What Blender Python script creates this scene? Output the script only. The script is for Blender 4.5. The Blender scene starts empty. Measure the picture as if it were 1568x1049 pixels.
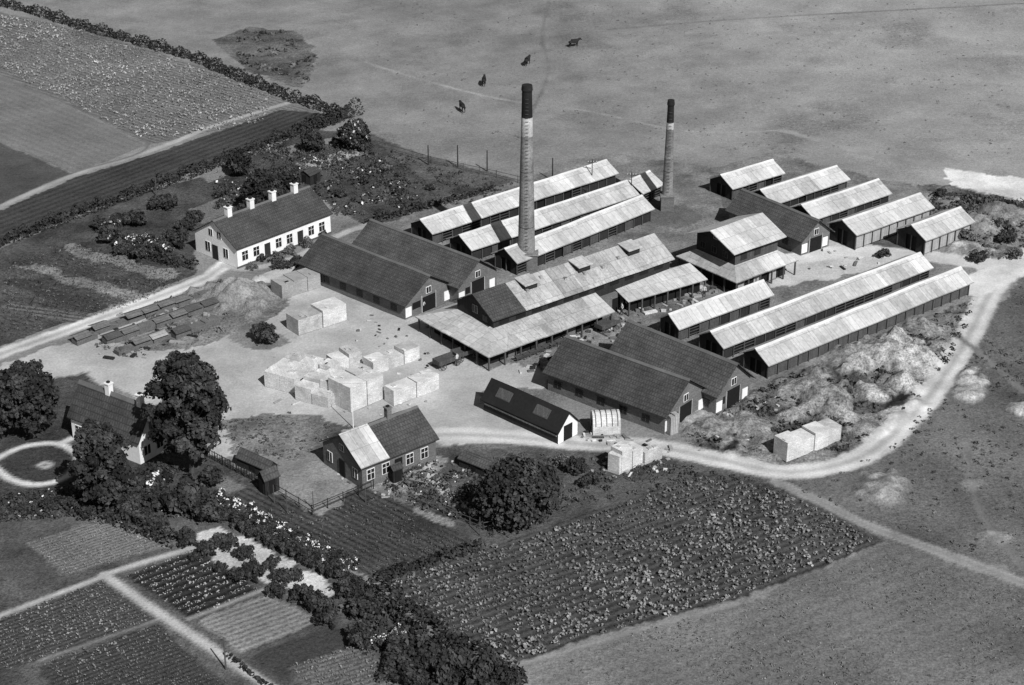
import bpy, math, random
import numpy as np
from mathutils import Vector, Matrix
random.seed(7); RNG=np.random.default_rng(11)
scene=bpy.context.scene
# ---------------------------------------------------------------- camera
CH=100.0; PITCH=math.radians(26); FPX=2800.0
cam=bpy.data.cameras.new("camera"); camo=bpy.data.objects.new("camera",cam); scene.collection.objects.link(camo)
cam.sensor_width=36; cam.lens=FPX/1568*36; cam.clip_end=20000; cam.clip_start=1
camo.location=(0,0,CH); camo.rotation_euler=(math.pi/2-PITCH,0,0); scene.camera=camo
cp,sp=math.cos(PITCH),math.sin(PITCH)
def V(u,v,z=0.0):
    "survey point -> position on the horizontal plane at height z (metres)"
    a=u-784.0; b=524.5-v
    d=Vector((a, FPX*cp+b*sp, -FPX*sp+b*cp)); t=(z-CH)/d.z
    return Vector((d.x*t,d.y*t,z))
def height_at(p,v):
    lo,hi=0,80
    for _ in range(40):
        z=(lo+hi)/2; ry,rz=p.y,z-CH
        dep=ry*cp-rz*sp; up=ry*sp+rz*cp
        if 524.5-FPX*up/dep>v: lo=z
        else: hi=z
    return z
# ---------------------------------------------------------------- light
scene.view_settings.view_transform='Standard'; scene.view_settings.look='None'; scene.view_settings.exposure=0
w=bpy.data.worlds.new("World"); scene.world=w; w.use_nodes=True
nt=w.node_tree; bg=nt.nodes['Background']; sky=nt.nodes.new('ShaderNodeTexSky'); sky.sky_type='NISHITA'; sky.sun_disc=False
SD=Vector((0.50,-0.866,0)).normalized(); EL=math.radians(43)
sky.sun_elevation=EL; sky.sun_rotation=math.atan2(SD.x,SD.y)
bw=nt.nodes.new('ShaderNodeRGBToBW'); nt.links.new(sky.outputs[0],bw.inputs[0]); nt.links.new(bw.outputs[0],bg.inputs[0]); bg.inputs[1].default_value=0.05
sl=bpy.data.lights.new("sun",'SUN'); sl.energy=5.0; sl.angle=math.radians(0.5); so=bpy.data.objects.new("sun",sl); scene.collection.objects.link(so)
dv=Vector((SD.x*math.cos(EL),SD.y*math.cos(EL),math.sin(EL))); so.rotation_euler=dv.to_track_quat('Z','Y').to_euler(); so.location=(60,60,120)
# ---------------------------------------------------------------- materials
class NB:
    def __init__(s,name):
        s.m=bpy.data.materials.new(name); s.m.use_nodes=True; s.t=s.m.node_tree; s.b=s.t.nodes['Principled BSDF']
        s.b.inputs['Roughness'].default_value=.85; s.b.inputs['Specular IOR Level'].default_value=.2
    def n(s,ty,**k):
        x=s.t.nodes.new(ty)
        for a,b in k.items(): setattr(x,a,b)
        return x
    def l(s,a,b): s.t.links.new(a,b)
    def math(s,op,a,b=None,c=None):
        x=s.n('ShaderNodeMath',operation=op)
        for i,q in enumerate((a,b,c)):
            if q is None: continue
            if isinstance(q,(int,float)): x.inputs[i].default_value=q
            else: s.l(q,x.inputs[i])
        return x.outputs[0]
    def noise(s,vec,scale,detail=4,rough=.6):
        x=s.n('ShaderNodeTexNoise'); x.inputs['Scale'].default_value=scale; x.inputs['Detail'].default_value=detail; x.inputs['Roughness'].default_value=rough
        if vec is not None: s.l(vec,x.inputs['Vector'])
        return x.outputs['Fac']
    def bump(s,h,dist,st=1):
        x=s.n('ShaderNodeBump'); x.inputs['Distance'].default_value=dist; x.inputs['Strength'].default_value=st; s.l(h,x.inputs['Height']); s.l(x.outputs[0],s.b.inputs['Normal'])
MATS={}
def mat(name,tone,amp=.25,scale=1.5,kind=None,amp2=.2,rough=.85):
    if name in MATS: return MATS[name]
    k=NB(name); geo=k.n('ShaderNodeNewGeometry').outputs['Position']; obj=k.n('ShaderNodeTexCoord').outputs['Object']
    n1=k.noise(geo,scale*3,5,.7); n2=k.noise(geo,scale*.25,3)
    f=k.math('MULTIPLY_ADD',n1,4*amp,1-2*amp); f2=k.math('MULTIPLY_ADD',n2,4*amp2,1-2*amp2)
    f=k.math('MULTIPLY',f,f2)
    k.b.inputs['Roughness'].default_value=rough
    hb=n1; dist=.03
    if kind in('tile','panel','brick','plank'):
        sx=k.n('ShaderNodeSeparateXYZ'); k.l(obj,sx.inputs[0]); cx=k.n('ShaderNodeCombineXYZ')
        if kind in('brick','plank'):
            k.l(k.math('ADD',sx.outputs[0],sx.outputs[1]),cx.inputs[0]); k.l(sx.outputs[2],cx.inputs[1])
        else:
            k.l(sx.outputs[0],cx.inputs[0]); k.l(k.math('ABSOLUTE',sx.outputs[1]),cx.inputs[1])
        bt=k.n('ShaderNodeTexBrick'); k.l(cx.outputs[0],bt.inputs['Vector'])
        bt.inputs['Scale'].default_value=1
        p={'tile':(.35,.42,.05,.62),'panel':(1.0,1.9,.035,.6),'brick':(.5,.16,.02,.7),'plank':(.22,6,.03,.35)}[kind]
        bt.inputs['Brick Width'].default_value=p[0]; bt.inputs['Row Height'].default_value=p[1]; bt.inputs['Mortar Size'].default_value=p[2]
        bt.inputs['Mortar Smooth'].default_value=.4
        if kind=='plank': bt.offset=0
        bt.inputs['Color1'].default_value=(.86,.86,.86,1); bt.inputs['Color2'].default_value=(1.12,1.12,1.12,1); bt.inputs['Mortar'].default_value=(p[3],)*3+(1,)
        b2=k.n('ShaderNodeRGBToBW'); k.l(bt.outputs['Color'],b2.inputs[0]); f=k.math('MULTIPLY',f,b2.outputs[0]); hb=b2.outputs[0]
    v=k.math('MULTIPLY',f,tone); v=k.math('MAXIMUM',k.math('MINIMUM',v,.88),.008)
    cc=k.n('ShaderNodeCombineColor'); [k.l(v,cc.inputs[i]) for i in range(3)]; k.l(cc.outputs[0],k.b.inputs['Base Color'])
    k.bump(hb,dist,.6)
    MATS[name]=k.m; return k.m
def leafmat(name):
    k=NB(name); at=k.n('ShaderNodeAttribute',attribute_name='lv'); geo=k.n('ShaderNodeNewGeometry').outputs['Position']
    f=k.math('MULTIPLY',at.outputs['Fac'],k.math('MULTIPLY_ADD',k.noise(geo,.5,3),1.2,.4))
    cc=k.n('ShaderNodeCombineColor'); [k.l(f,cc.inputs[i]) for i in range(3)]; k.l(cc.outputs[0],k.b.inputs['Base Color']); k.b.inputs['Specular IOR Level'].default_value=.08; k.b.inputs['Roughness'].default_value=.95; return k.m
LEAF=leafmat('foliage')
M_tile=mat('dark_tile_roof',.062,.5,1.5,'tile',.35); M_tile2=mat('grey_tile_roof',.08,.5,1.5,'tile',.35)
M_felt=mat('pale_felt_roof',.45,.25,.8,'panel',.25); M_feltb=mat('pale_felt_roof_worn',.38,.3,.8,'panel',.28); M_feltc=mat('pale_felt_roof_new',.52,.2,.8,'panel',.2)
M_felt2=mat('patched_felt_roof',.34,.4,1.2,'panel',.4); M_felt3=mat('patched_felt_roof_dark',.25,.4,1.2,'panel',.35)
M_black=mat('tar_roof',.016,.3,1,None); M_wood=mat('dark_boards',.03,.4,2,'plank'); M_wood2=mat('grey_boards',.085,.4,2,'plank'); M_wood3=mat('dark_shutters',.03,.4,2,'plank')  # shutter boards share the near-black tone of the dark boards
M_white=mat('whitewash',.76,.1,1,None,.1); M_brick=mat('brick_wall',.15,.35,2,'brick'); M_pale=mat('pale_boards',.38,.25,2,'plank')
M_dark=mat('dark_interior',.01,.3,1); M_glass=mat('window_pane',.02,.2,1,None,.2,.2); M_stack=mat('pale_brick_stack',.58,.3,2.2,'brick',.25); M_stackb=mat('pale_brick_stack_worn',.46,.35,2.2,'brick',.3)  # dark interior: near-black painted for shade under roofs and inside sheds
M_post=mat('timber_post',.08,.3,3); M_chim=mat('chimney_brick',.22,.5,1.6,'brick',.45); M_soot=mat('chimney_soot',.018,.4,1.2,'brick'); M_band=mat('chimney_pale_band',.46,.35,1.6,'brick',.35)
M_bark=mat('bark',.06,.4,3); M_ridge=mat('ridge_cap',.58,.15,1)
FELTS=[M_felt,M_felt,M_felt,M_feltb,M_feltc]
# ---------------------------------------------------------------- mesh helpers
def newobj(name,me,parent=None):
    o=bpy.data.objects.new(name,me); scene.collection.objects.link(o)
    if parent: o.parent=parent
    return o
class MB:
    def __init__(s): s.v=[]; s.f=[]; s.m=[]; s.mats=[]
    def mi(s,m):
        if m not in s.mats: s.mats.append(m)
        return s.mats.index(m)
    def poly(s,pts,m):
        b=len(s.v); s.v+= [tuple(p) for p in pts]; s.f.append(list(range(b,b+len(pts)))); s.m.append(s.mi(m))
    def hexa(s,p,m):
        b=len(s.v); s.v+=[tuple(q) for q in p]
        for f in((0,3,2,1),(4,5,6,7),(0,1,5,4),(1,2,6,5),(2,3,7,6),(3,0,4,7)): s.f.append([b+i for i in f]); s.m.append(s.mi(m))
    def box(s,x0,x1,y0,y1,z0,z1,m):
        s.hexa([(x0,y0,z0),(x1,y0,z0),(x1,y1,z0),(x0,y1,z0),(x0,y0,z1),(x1,y0,z1),(x1,y1,z1),(x0,y1,z1)],m)
    def rbox(s,x,y,a,lx,ly,z0,z1,m):
        c,q=math.cos(a),math.sin(a); P=[(x+c*i*lx-q*j*ly,y+q*i*lx+c*j*ly) for i,j in((-1,-1),(1,-1),(1,1),(-1,1))]
        s.hexa([(px,py,z0) for px,py in P]+[(px,py,z1) for px,py in P],m)
    def tube(s,pts,rad,m,n=8,cap=True):
        pts=[Vector(p) for p in pts]; rings=[]
        for i,p in enumerate(pts):
            d=(pts[min(i+1,len(pts)-1)]-pts[max(i-1,0)]).normalized()
            t=d.cross(Vector((1,0,0)) if abs(d.x)<.9 else Vector((0,1,0))).normalized(); q=d.cross(t)
            b=len(s.v); rings.append(b)
            for j in range(n):
                a=2*math.pi*j/n; s.v.append(tuple(p+(t*math.cos(a)+q*math.sin(a))*rad[i]))
        for i in range(len(pts)-1):
            for j in range(n):
                s.f.append([rings[i]+j,rings[i]+(j+1)%n,rings[i+1]+(j+1)%n,rings[i+1]+j]); s.m.append(s.mi(m))
        if cap:
            s.f.append([rings[-1]+j for j in range(n)]); s.m.append(s.mi(m)); s.f.append([rings[0]+j for j in range(n)][::-1]); s.m.append(s.mi(m))
    def done(s,name,parent=None,smooth=False):
        me=bpy.data.meshes.new(name); me.from_pydata(s.v,[],s.f)
        for m in s.mats: me.materials.append(m)
        me.polygons.foreach_set('material_index',s.m)
        if smooth: me.polygons.foreach_set('use_smooth',[True]*len(s.f))
        me.update(); return newobj(name,me,parent)
def empty(name,loc,rz=0):
    o=bpy.data.objects.new(name,None); scene.collection.objects.link(o); o.location=loc; o.rotation_euler=(0,0,rz); o.empty_display_size=1; return o
class Frame:
    def __init__(s,name,F,L,W,z):
        pF,pL=V(*F,z),V(*L,z); a=(pL-pF); a.z=0; s.ln=a.length; a.normalize(); b=Vector((-a.y,a.x,0)); s.a=a; s.b=b; s.o=Vector((pF.x,pF.y,0))
        s.wd=W if isinstance(W,(int,float)) else (V(*W,z)-pF).dot(b)
        s.e=empty(name,s.o,math.atan2(a.y,a.x))
    def loc(s,u,v,z):
        p=V(u,v,z)-s.o; return p.dot(s.a),p.dot(s.b)
def roof_slabs(mb,x0,x1,y0,y1,ze,rise,m,t=.12):
    ym=(y0+y1)/2; zr=ze+rise
    multi=isinstance(m,list); n=max(1,round((x1-x0)/(3.0 if multi else 4.0)))
    # separate roof bays with the slight sag and unevenness of old timber roofs
    zz=[random.uniform(-.05,.05) for _ in range(n+1)]; ee=[random.uniform(-.04,.04) for _ in range(n+1)]
    for i in range(n):
        a=x0+(x1-x0)*i/n; b=x0+(x1-x0)*(i+1)/n; za,zb=zr+zz[i],zr+zz[i+1]; ea,eb=ze+ee[i],ze+ee[i+1]
        g=.012 if multi else 0
        m1=random.choice(m) if multi else m; m2=random.choice(m) if multi else m
        mb.hexa([(a+g,y0,ea-t),(b-g,y0,eb-t),(b-g,ym,zb-t),(a+g,ym,za-t),(a+g,y0,ea),(b-g,y0,eb),(b-g,ym,zb),(a+g,ym,za)],m1)
        mb.hexa([(a+g,ym,za-t),(b-g,ym,zb-t),(b-g,y1,eb-t),(a+g,y1,ea-t),(a+g,ym,za),(b-g,ym,zb),(b-g,y1,eb),(a+g,y1,ea)],m2)
    return [(x0+(x1-x0)*i/n,zz[i]) for i in range(n+1)]
def gable_walls(mb,x0,x1,y0,y1,zt,zr,m,mg=None,z0=0):
    ym=(y0+y1)/2; mg=mg or m
    mb.poly([(x0,y0,z0),(x1,y0,z0),(x1,y0,zt),(x0,y0,zt)],m); mb.poly([(x1,y1,z0),(x0,y1,z0),(x0,y1,zt),(x1,y1,zt)],m)
    mb.poly([(x0,y1,z0),(x0,y0,z0),(x0,y0,zt),(x0,ym,zr),(x0,y1,zt)],mg); mb.poly([(x1,y0,z0),(x1,y1,z0),(x1,y1,zt),(x1,ym,zr),(x1,y0,zt)],mg)
def win_front(mb,x,z,w_,h,y,fr=None):
    fr=fr or M_white
    mb.box(x-w_/2-.07,x+w_/2+.07,y-.05,y+.02,z-.07,z+h+.07,fr); mb.box(x-w_/2,x+w_/2,y-.07,y-.03,z,z+h,M_glass); mb.box(x-.025,x+.025,y-.09,y-.04,z,z+h,fr); mb.box(x-w_/2,x+w_/2,y-.088,y-.042,z+h*.6,z+h*.6+.05,fr)
def win_side(mb,y,z,w_,h,x,sg,fr=None):
    fr=fr or M_white; s=lambda a,b:(min(x+sg*a,x+sg*b),max(x+sg*a,x+sg*b))
    a=s(-.02,.05); mb.box(*a,y-w_/2-.07,y+w_/2+.07,z-.07,z+h+.07,fr); a=s(.03,.07); mb.box(*a,y-w_/2,y+w_/2,z,z+h,M_glass); a=s(.04,.09); mb.box(*a,y-.025,y+.025,z,z+h,fr)
def gable(name,F,L,W,ze,rise,wall,roof,o=.35,gwall=None,ridge=None,t=.12):
    fr=Frame(name,F,L,W,ze); ln,wd=fr.ln,fr.wd
    r=MB(); prof=roof_slabs(r,0,ln,0,wd,ze,rise,roof,t)
    r.done('roof',fr.e)
    if ridge:
        c=MB(); ym=wd/2; k=rise/(wd/2); h=.28; q=.05; zr=ze+rise
        for (a,za),(b,zb) in zip(prof[:-1],prof[1:]):
            za+=zr+.012; zb+=zr+.012
            for sy in(-1,1):
                P=[(a,ym+sy*h,za-h*k),(b,ym+sy*h,zb-h*k),(b,ym,zb),(a,ym,za)]
                c.hexa(P+[(x,y,z+q) for x,y,z in P],ridge)
        c.done('ridge_cap',fr.e)
    k=rise/(wd/2); zt=ze+o*k-t-.06
    if wall:
        m=MB(); gable_walls(m,o,ln-o,o,wd-o,zt,ze+rise-t-.06,wall,gwall); m.done('walls',fr.e)
    fr.zt=zt; fr.op=o; fr.ze=ze; fr.rise=rise; return fr
# ---------------------------------------------------------------- drying sheds
def drying_shed(F,L,W,ze=1.95,rise=1.45,side=None,light=False):
    fr=gable('drying_shed',F,L,W,ze,rise,None,FELTS,ridge=M_ridge)
    o=.4; ln,wd=fr.ln,fr.wd; zt=fr.zt
    m=MB(); gable_walls(m,o+.25,ln-o-.25,o+.35,wd-o-.35,zt,ze+rise-.2,M_dark); m.done('rack_shade_block',fr.e)  # solid near-black block, shade among the drying racks put into its colour
    p=MB(); n=int(ln/1.8); st=(ln-2*o)/n
    for i in range(n+1):
        x=o+i*st
        for y in(o,wd-o-.12): p.box(x-.06,x+.06,y,y+.12,0,zt+.02,M_post)
    p.done('posts',fr.e)
    s=MB()
    for i in range(n):
        x=o+i*st
        if light or random.random()<.6:
            top=zt-.12 if light else random.choice([zt-.15,zt-.3,zt-.6]); sm=side if side else random.choice([M_wood3,M_wood3,M_wood2])
            s.box(x+.1,x+st-.1,o+.13,o+.17,.15,top,sm)
            s.box(x+.1,x+st-.1,wd-o-.17,wd-o-.13,.15,top,sm)
        elif random.random()<.8:
            for zz in(.35,.75,1.15): s.box(x+.06,x+st-.06,o+.05,o+.09,zz,zz+.08,M_post)
    g=(ze+rise-.2); ym=wd/2
    for x,sg in((o,1),(ln-o,-1)):
        gm=M_wood
        x0,x1=sorted((x,x+sg*.06))
        for a,b in((o,ym),(ym,wd-o)):
            za=zt if a==o else g; zb=g if b==ym else zt
            s.hexa([(x0,a,zt-.15),(x1,a,zt-.15),(x1,b,zt-.15),(x0,b,zt-.15),(x0,a,za),(x1,a,za),(x1,b,zb),(x0,b,zb)],gm)
        x2,x3=sorted((x-sg*.02,x+sg*.08)); 
        for y in(o,ym-.07,wd-o-.14): s.box(x2,x3,y,y+.14,0,zt-.15,M_post)
        s.box(x0,x1,o+.15,ym-.9,.05,zt-.17,gm); s.box(x0,x1,ym+.9,wd-o-.15,.05,zt-.17,gm)
    s.done('shutters',fr.e); return fr
for F,L,W in [((662,359),(948,265),(625,341)),((722,384),(980,298),(685,365)),((792,404),(1003,320),(756,386)),
              ((1040,505),(1186,452),(1003,488)),((1108,534),(1430,410),(1063,513))]:
    drying_shed(F,L,W)
drying_shed((1177,561),(1492,432),(1131,540),side=M_wood2,light=True)
drying_shed((985,297),(1018,282),(948,278))
for i,(F,L,W) in enumerate([((1122,290),(1203,265),(1087,272)),((1185,314),(1303,275),(1146,294)),((1248,337),(1367,296),(1208,317)),((1312,361),(1432,318),(1270,340)),((1418,369),(1494,340),(1375,348))]):
    drying_shed(F,L,W,side=M_pale if i>2 else None,light=i>2,ze=2.4 if i>2 else 1.95)
# ---------------------------------------------------------------- tiled barns
M_rt=mat('ridge_tile',.12,.2)
def barn(name,F,L,W,ze,rise,roof,wall=M_brick):
    fr=gable(name,F,L,W,ze,rise,wall,roof,o=.5,gwall=wall,ridge=M_rt)
    ln,wd=fr.ln,fr.wd; d=MB(); x=ln-.5
    d.box(x-.02,x+.05,wd/2-1.2,wd/2+1.2,.02,min(ze-.1,2.4),M_dark); d.box(x-.02,x+.07,wd/2-1.35,wd/2-1.2,.02,2.4,M_pale); d.box(x-.02,x+.07,wd/2+1.2,wd/2+1.35,.02,2.4,M_pale)
    d.box(x-.02,x+.06,.55,1.6,.3,1.6,M_white); d.box(x-.02,x+.06,wd-1.9,wd-.9,.3,1.6,M_white)
    d.box(x-.02,x+.055,1.8,wd/2-1.5,1.0,1.9,M_dark)
    win_side(d,wd/2,ze+.3,.8,.8,x,1)
    n=int(ln/3.2)
    for i in range(n): win_front(d,2+i*3.2,.8,1.0,.8,.5,M_post)
    d.done('doors_and_windows',fr.e)
    return fr
barn('tiled_barn',(455,403),(620,470),(535,372),2.2,2.9,M_tile)
barn('tiled_barn',(535,378),(702,443),(602,352),2.5,2.9,M_tile2)
barn('tiled_barn',(830,570),(1020,641),(912,534),2.4,3.2,M_tile)
barn('tiled_barn',(930,540),(1098,610),(992,512),2.6,3.2,M_tile2)
barn('tiled_barn',(1110,322),(1228,372),(1150,302),2.2,2.6,M_tile2)
# ---------------------------------------------------------------- kiln-type halls
def ring_roof(mb,X0,X1,Y0,Y1,x0,x1,y0,y1,zo,zi,m,t=.12,st=3.0):
    def q(a,b,c,d):
        L=math.dist(a,b); n=max(1,round(L/st))
        for i in range(n):
            f,g=i/n,(i+1)/n; lp=lambda p,r,k:(p[0]+(r[0]-p[0])*k,p[1]+(r[1]-p[1])*k)
            A,B,D,C=lp(a,b,f),lp(a,b,g),lp(d,c,f),lp(d,c,g); mm=random.choice(m); j=random.uniform(-.03,.03)
            mb.hexa([(*A,zo-t+j),(*B,zo-t+j),(*C,zi-t),(*D,zi-t),(*A,zo+j),(*B,zo+j),(*C,zi),(*D,zi)],mm)
    q((X0,Y0),(X1,Y0),(x1,y0),(x0,y0)); q((X1,Y0),(X1,Y1),(x1,y1),(x1,y0)); q((X1,Y1),(X0,Y1),(x0,y1),(x1,y1)); q((X0,Y1),(X0,Y0),(x0,y0),(x0,y1))
def posts(mb,X0,X1,Y0,Y1,z,st,m):
    nx=max(1,round((X1-X0)/st)); ny=max(1,round((Y1-Y0)/st))
    for i in range(nx+1):
        x=X0+(X1-X0)*i/nx
        for y in(Y0,Y1): mb.box(x-.09,x+.09,y-.09,y+.09,0,z,m)
    for j in range(1,ny):
        y=Y0+(Y1-Y0)*j/ny
        for x in(X0,X1): mb.box(x-.09,x+.09,y-.09,y+.09,0,z,m)
fr=Frame('kiln_house',(748,547),(942,477),(617,491),2.1); e=fr.e; W=fr.wd
ins=3.8; xe,_=fr.loc(1035,394,4.8); x0=ins-.4; ue=4.6; rise=2.3; y0,y1=ins,W-ins
r=MB(); ring_roof(r,0,fr.ln,0,W,ins,fr.ln-.01,ins,W-ins,2.1,3.4,[M_feltb,M_felt,M_felt,M_felt2]); r.done('skirt_roof',e)
p=MB(); posts(p,.35,fr.ln-.3,.35,W-.35,2.05,2.4,M_post); p.done('skirt_posts',e)
m=MB(); gable_walls(m,ins,xe-.5,ins,W-ins,ue+.1,ue+rise-.25,M_wood,M_wood)
m.box(1.7,fr.ln-.6,1.7,W-1.7,0,2.3,M_dark)  # near-black block paints the shade under the skirt roof
nx=int((fr.ln-2)/2.4)
for i in range(nx): 
    x=2+i*2.4
    if i%2: m.box(x,x+1.3,1.62,1.75,0.02,1.6,random.choice([M_brick,M_white,M_wood2]))
m.box(ins-.5,xe-.6,ins-.5,W-ins+.5,0,2.6,M_brick)
nx=int((xe-ins)/2.6)
for i in range(nx): 
    x=ins+1+i*2.6; m.box(x,x+1.5,ins-.04,ins+.02,ue-1,ue-.3,M_dark)
    if x>fr.ln: m.box(x,x+1.3,ins-.56,ins-.4,0.02,1.9,M_dark if i%2 else M_white)
win_side(m,W/2,ue-.3,.9,.9,ins,-1,M_pale); win_side(m,W/2-2,ue-.8,.8,.7,ins,-1,M_post)
m.done('walls',e)
r=MB(); xs=x0+5.2; roof_slabs(r,x0,xs,y0-.45,y1+.45,ue,rise,M_tile); r.done('tiled_roof_end',e)
r=MB(); roof_slabs(r,xs+.01,xe,y0-.45,y1+.45,ue-.03,rise,[M_felt2,M_felt2,M_felt3,M_feltb]); r.done('felt_roof',e)
vn=MB()
for u,v in((800,428),(878,399),(950,372)):
    x,_=fr.loc(u,v,ue+rise-.3); ym=W/2-1.0; z=ue+rise-.6
    vn.box(x-1,x+1,ym-.8,ym+.8,z-.6,z+.35,M_wood); vn.hexa([(x-1.2,ym-1.1,z+.3),(x+1.2,ym-1.1,z+.3),(x+1.2,ym+1.1,z+.7),(x-1.2,ym+1.1,z+.7),(x-1.2,ym-1.1,z+.4),(x+1.2,ym-1.1,z+.4),(x+1.2,ym+1.1,z+.8),(x-1.2,ym+1.1,z+.8)],M_felt)
for k in range(7):
    x=xs+2+k*3.1; ym=W/2+random.uniform(-2.2,-.8); z=ue+rise-(W/2-ym)*rise/(W/2-ins+.45); vn.box(x-.2,x+.2,ym-.2,ym+.2,z-.1,z+.25,M_pale)
vn.done('roof_vents',e)
fr=Frame('lean_to_shed',(962,462),(1084,427),(935,446),2.2); r=MB()
n=8
for i in range(n):
    a,b=fr.ln*i/n+.01,fr.ln*(i+1)/n-.01; r.hexa([(a,0,2.05),(b,0,2.05),(b,fr.wd,3.0),(a,fr.wd,3.0),(a,0,2.15),(b,0,2.15),(b,fr.wd,3.1),(a,fr.wd,3.1)],random.choice(FELTS))
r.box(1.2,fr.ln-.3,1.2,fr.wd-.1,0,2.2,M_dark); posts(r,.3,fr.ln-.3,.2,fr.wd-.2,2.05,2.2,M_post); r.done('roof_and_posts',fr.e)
# square press house with skirt roof
fr=Frame('press_house',(1128,433),(1223,398),(1030,394),2.2); e=fr.e; W=fr.wd; L=fr.ln; ins=2.1; ix=1.7; ue=5.7; rise=2.0
r=MB(); ring_roof(r,0,L,0,W,ix,L-ins,ins,W-ins,2.2,3.5,FELTS); r.done('skirt_roof',e)
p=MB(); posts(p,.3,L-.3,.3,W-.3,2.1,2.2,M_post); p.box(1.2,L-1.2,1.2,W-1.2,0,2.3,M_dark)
for i in range(3): p.box(1.5+i*3,2.8+i*3,1.13,1.3,.02,1.9,M_pale)
p.done('skirt_posts',e)
m=MB(); gable_walls(m,ix,L-ins,ins,W-ins,ue+.1,ue+rise-.2,M_wood2,M_wood)
for i in range(3): win_side(m,ins+1.8+i*2.1,4.1,.8,.8,ix,-1,M_post)
win_side(m,W/2,6.1,.8,.7,ix,-1,M_pale)
for i in range(2): m.box(ix+1+i*2.6,ix+2.2+i*2.6,ins-.05,ins+.02,3.9,5.2,M_wood)
m.done('walls',e)
r=MB(); roof_slabs(r,ix-1.3,L-ins+.6,ins-1.0,W-ins+1.0,ue,rise,FELTS); r.done('roof',e)
# ---------------------------------------------------------------- chimneys
def chimney(name,u,v,vt,r0,r1,plinth,dark_frac,band):
    p=V(u,v,0); H=height_at(p,vt); e=empty(name,p); m=MB()
    m.box(-plinth,plinth,-plinth,plinth,0,2.2,M_brick); m.box(-plinth-.12,plinth+.12,-plinth-.12,plinth+.12,2.2,2.4,M_chim); m.done('plinth',e)
    def R(z): return r0+(r1-r0)*(z/H)
    s=MB(); zs=list(np.linspace(2.4,H*(1-dark_frac-band),14)); s.tube([(0,0,z) for z in zs],[R(z) for z in zs],M_chim,24); s.done('shaft',e,False)
    s=MB(); z1=H*(1-dark_frac-band); z2=H*(1-dark_frac); s.tube([(0,0,z1),(0,0,z2)],[R(z1)+.004,R(z2)+.004],M_band,24); s.done('pale_band',e)
    s=MB(); z3=H-.9; s.tube([(0,0,z2),(0,0,z3)],[R(z2),R(z3)],M_soot,24); s.tube([(0,0,z3),(0,0,z3+.25),(0,0,z3+.5),(0,0,z3+.9)],[R(z3),R(z3)+.1,R(z3)+.07,R(z3)+.02],M_soot,24); s.done('sooty_top',e)
    s=MB()
    for i in range(3):
        z=6+i*(z1-7)/3; s.tube([(0,0,z),(0,0,z+.06)],[R(z)+.015,R(z)+.015],M_wood2,24)
    for i in range(int((H-4)/.5)):
        z=3+i*.5; s.box(-.2,.2,-R(z)-.15,-R(z)-.11,z,z+.04,M_post)
    s.done('bands_and_ladder',e)
chimney('factory_chimney',806,408,130,1.22,.64,1.5,.17,.10)
chimney('brick_chimney',1021,320,153,.85,.44,.95,.2,.06)
# ---------------------------------------------------------------- houses
def stack(mb,x,y,z0,z1,w_,m=None):
    m=m or M_white; mb.box(x-w_/2,x+w_/2,y-w_/2,y+w_/2,z0,z1,m); mb.box(x-w_/2-.08,x+w_/2+.08,y-w_/2-.08,y+w_/2+.08,z1,z1+.12,m); mb.box(x-w_/4,x+w_/4,y-w_/4,y+w_/4,z1+.12,z1+.3,M_soot)
fr=gable('white_cottage_row',(362,382),(510,327),(298,352),3.0,2.9,M_white,M_tile,o=.3,ridge=M_rt); ln,wd=fr.ln,fr.wd
d=MB()
for i in range(8):
    x=1.6+i*(ln-3)/7.3
    if i in(2,5): d.box(x-.5,x+.5,.24,.32,.02,2.1,M_wood)
    else: win_front(d,x,.9,1.0,1.3,.3)
for y in(wd*.28,wd*.68): win_side(d,y,.9,.9,1.3,.3,-1)
d.box(.23,.32,wd*.46,wd*.58,.02,2.1,M_wood); win_side(d,wd/2-.9,3.4,.7,.9,.3,-1); win_side(d,wd/2+.9,3.4,.7,.9,.3,-1)
d.box(.2,ln-.2,.26,.33,.0,.25,M_post); d.done('doors_and_windows',fr.e)
c=MB()
for f in(.16,.385,.61,.84): stack(c,ln*f,wd/2,5.2,7.0,.75)
c.done('chimney_stacks',fr.e)
fr=gable('brick_house',(553,719),(673,672),(473,682),2.7,2.5,M_brick,M_tile,o=.3,ridge=M_rt); ln,wd=fr.ln,fr.wd
s=MB(); k=2.5/(wd/2)
for i in range(3):
    a,b=ln*.12*i-.02,ln*.12*(i+1)-.03; s.hexa([(a,-.03,2.76),(b,-.03,2.76),(b,wd/2,5.27),(a,wd/2,5.27),(a,-.03,2.81),(b,-.03,2.81),(b,wd/2,5.32),(a,wd/2,5.32)],FELTS[i+2])
s.done('sheet_roofing',fr.e)
d=MB()
for x in(1.4,3.4,6.6,8.6): win_front(d,x,.9,.9,1.2,.3)
d.box(4.6,5.6,.24,.32,.02,2.1,M_dark)
for y in(1.6,wd-1.6): win_side(d,y,.9,.8,1.1,.3,-1)
d.box(.2,.32,wd/2-.5,wd/2+.5,.02,2.05,M_dark); win_side(d,wd/2,3.2,.7,.7,.3,-1); d.done('doors_and_windows',fr.e)
c=MB(); stack(c,ln*.62,wd/2,4.8,6.3,.6,M_brick); c.done('chimney_stack',fr.e)
fr=gable('white_villa',(102,638),(212,680),(141,609),2.8,3.6,M_white,M_tile,o=.3,ridge=M_rt); ln,wd=fr.ln,fr.wd
d=MB()
for x in(1.5,3.8,6.3): win_front(d,x,.8,1,1.1,.3)
for y in(wd*.3,wd*.7): win_side(d,y,.8,.9,1.1,ln-.3,1)
win_side(d,wd/2,3.6,.8,.9,ln-.3,1); d.done('doors_and_windows',fr.e)
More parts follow.
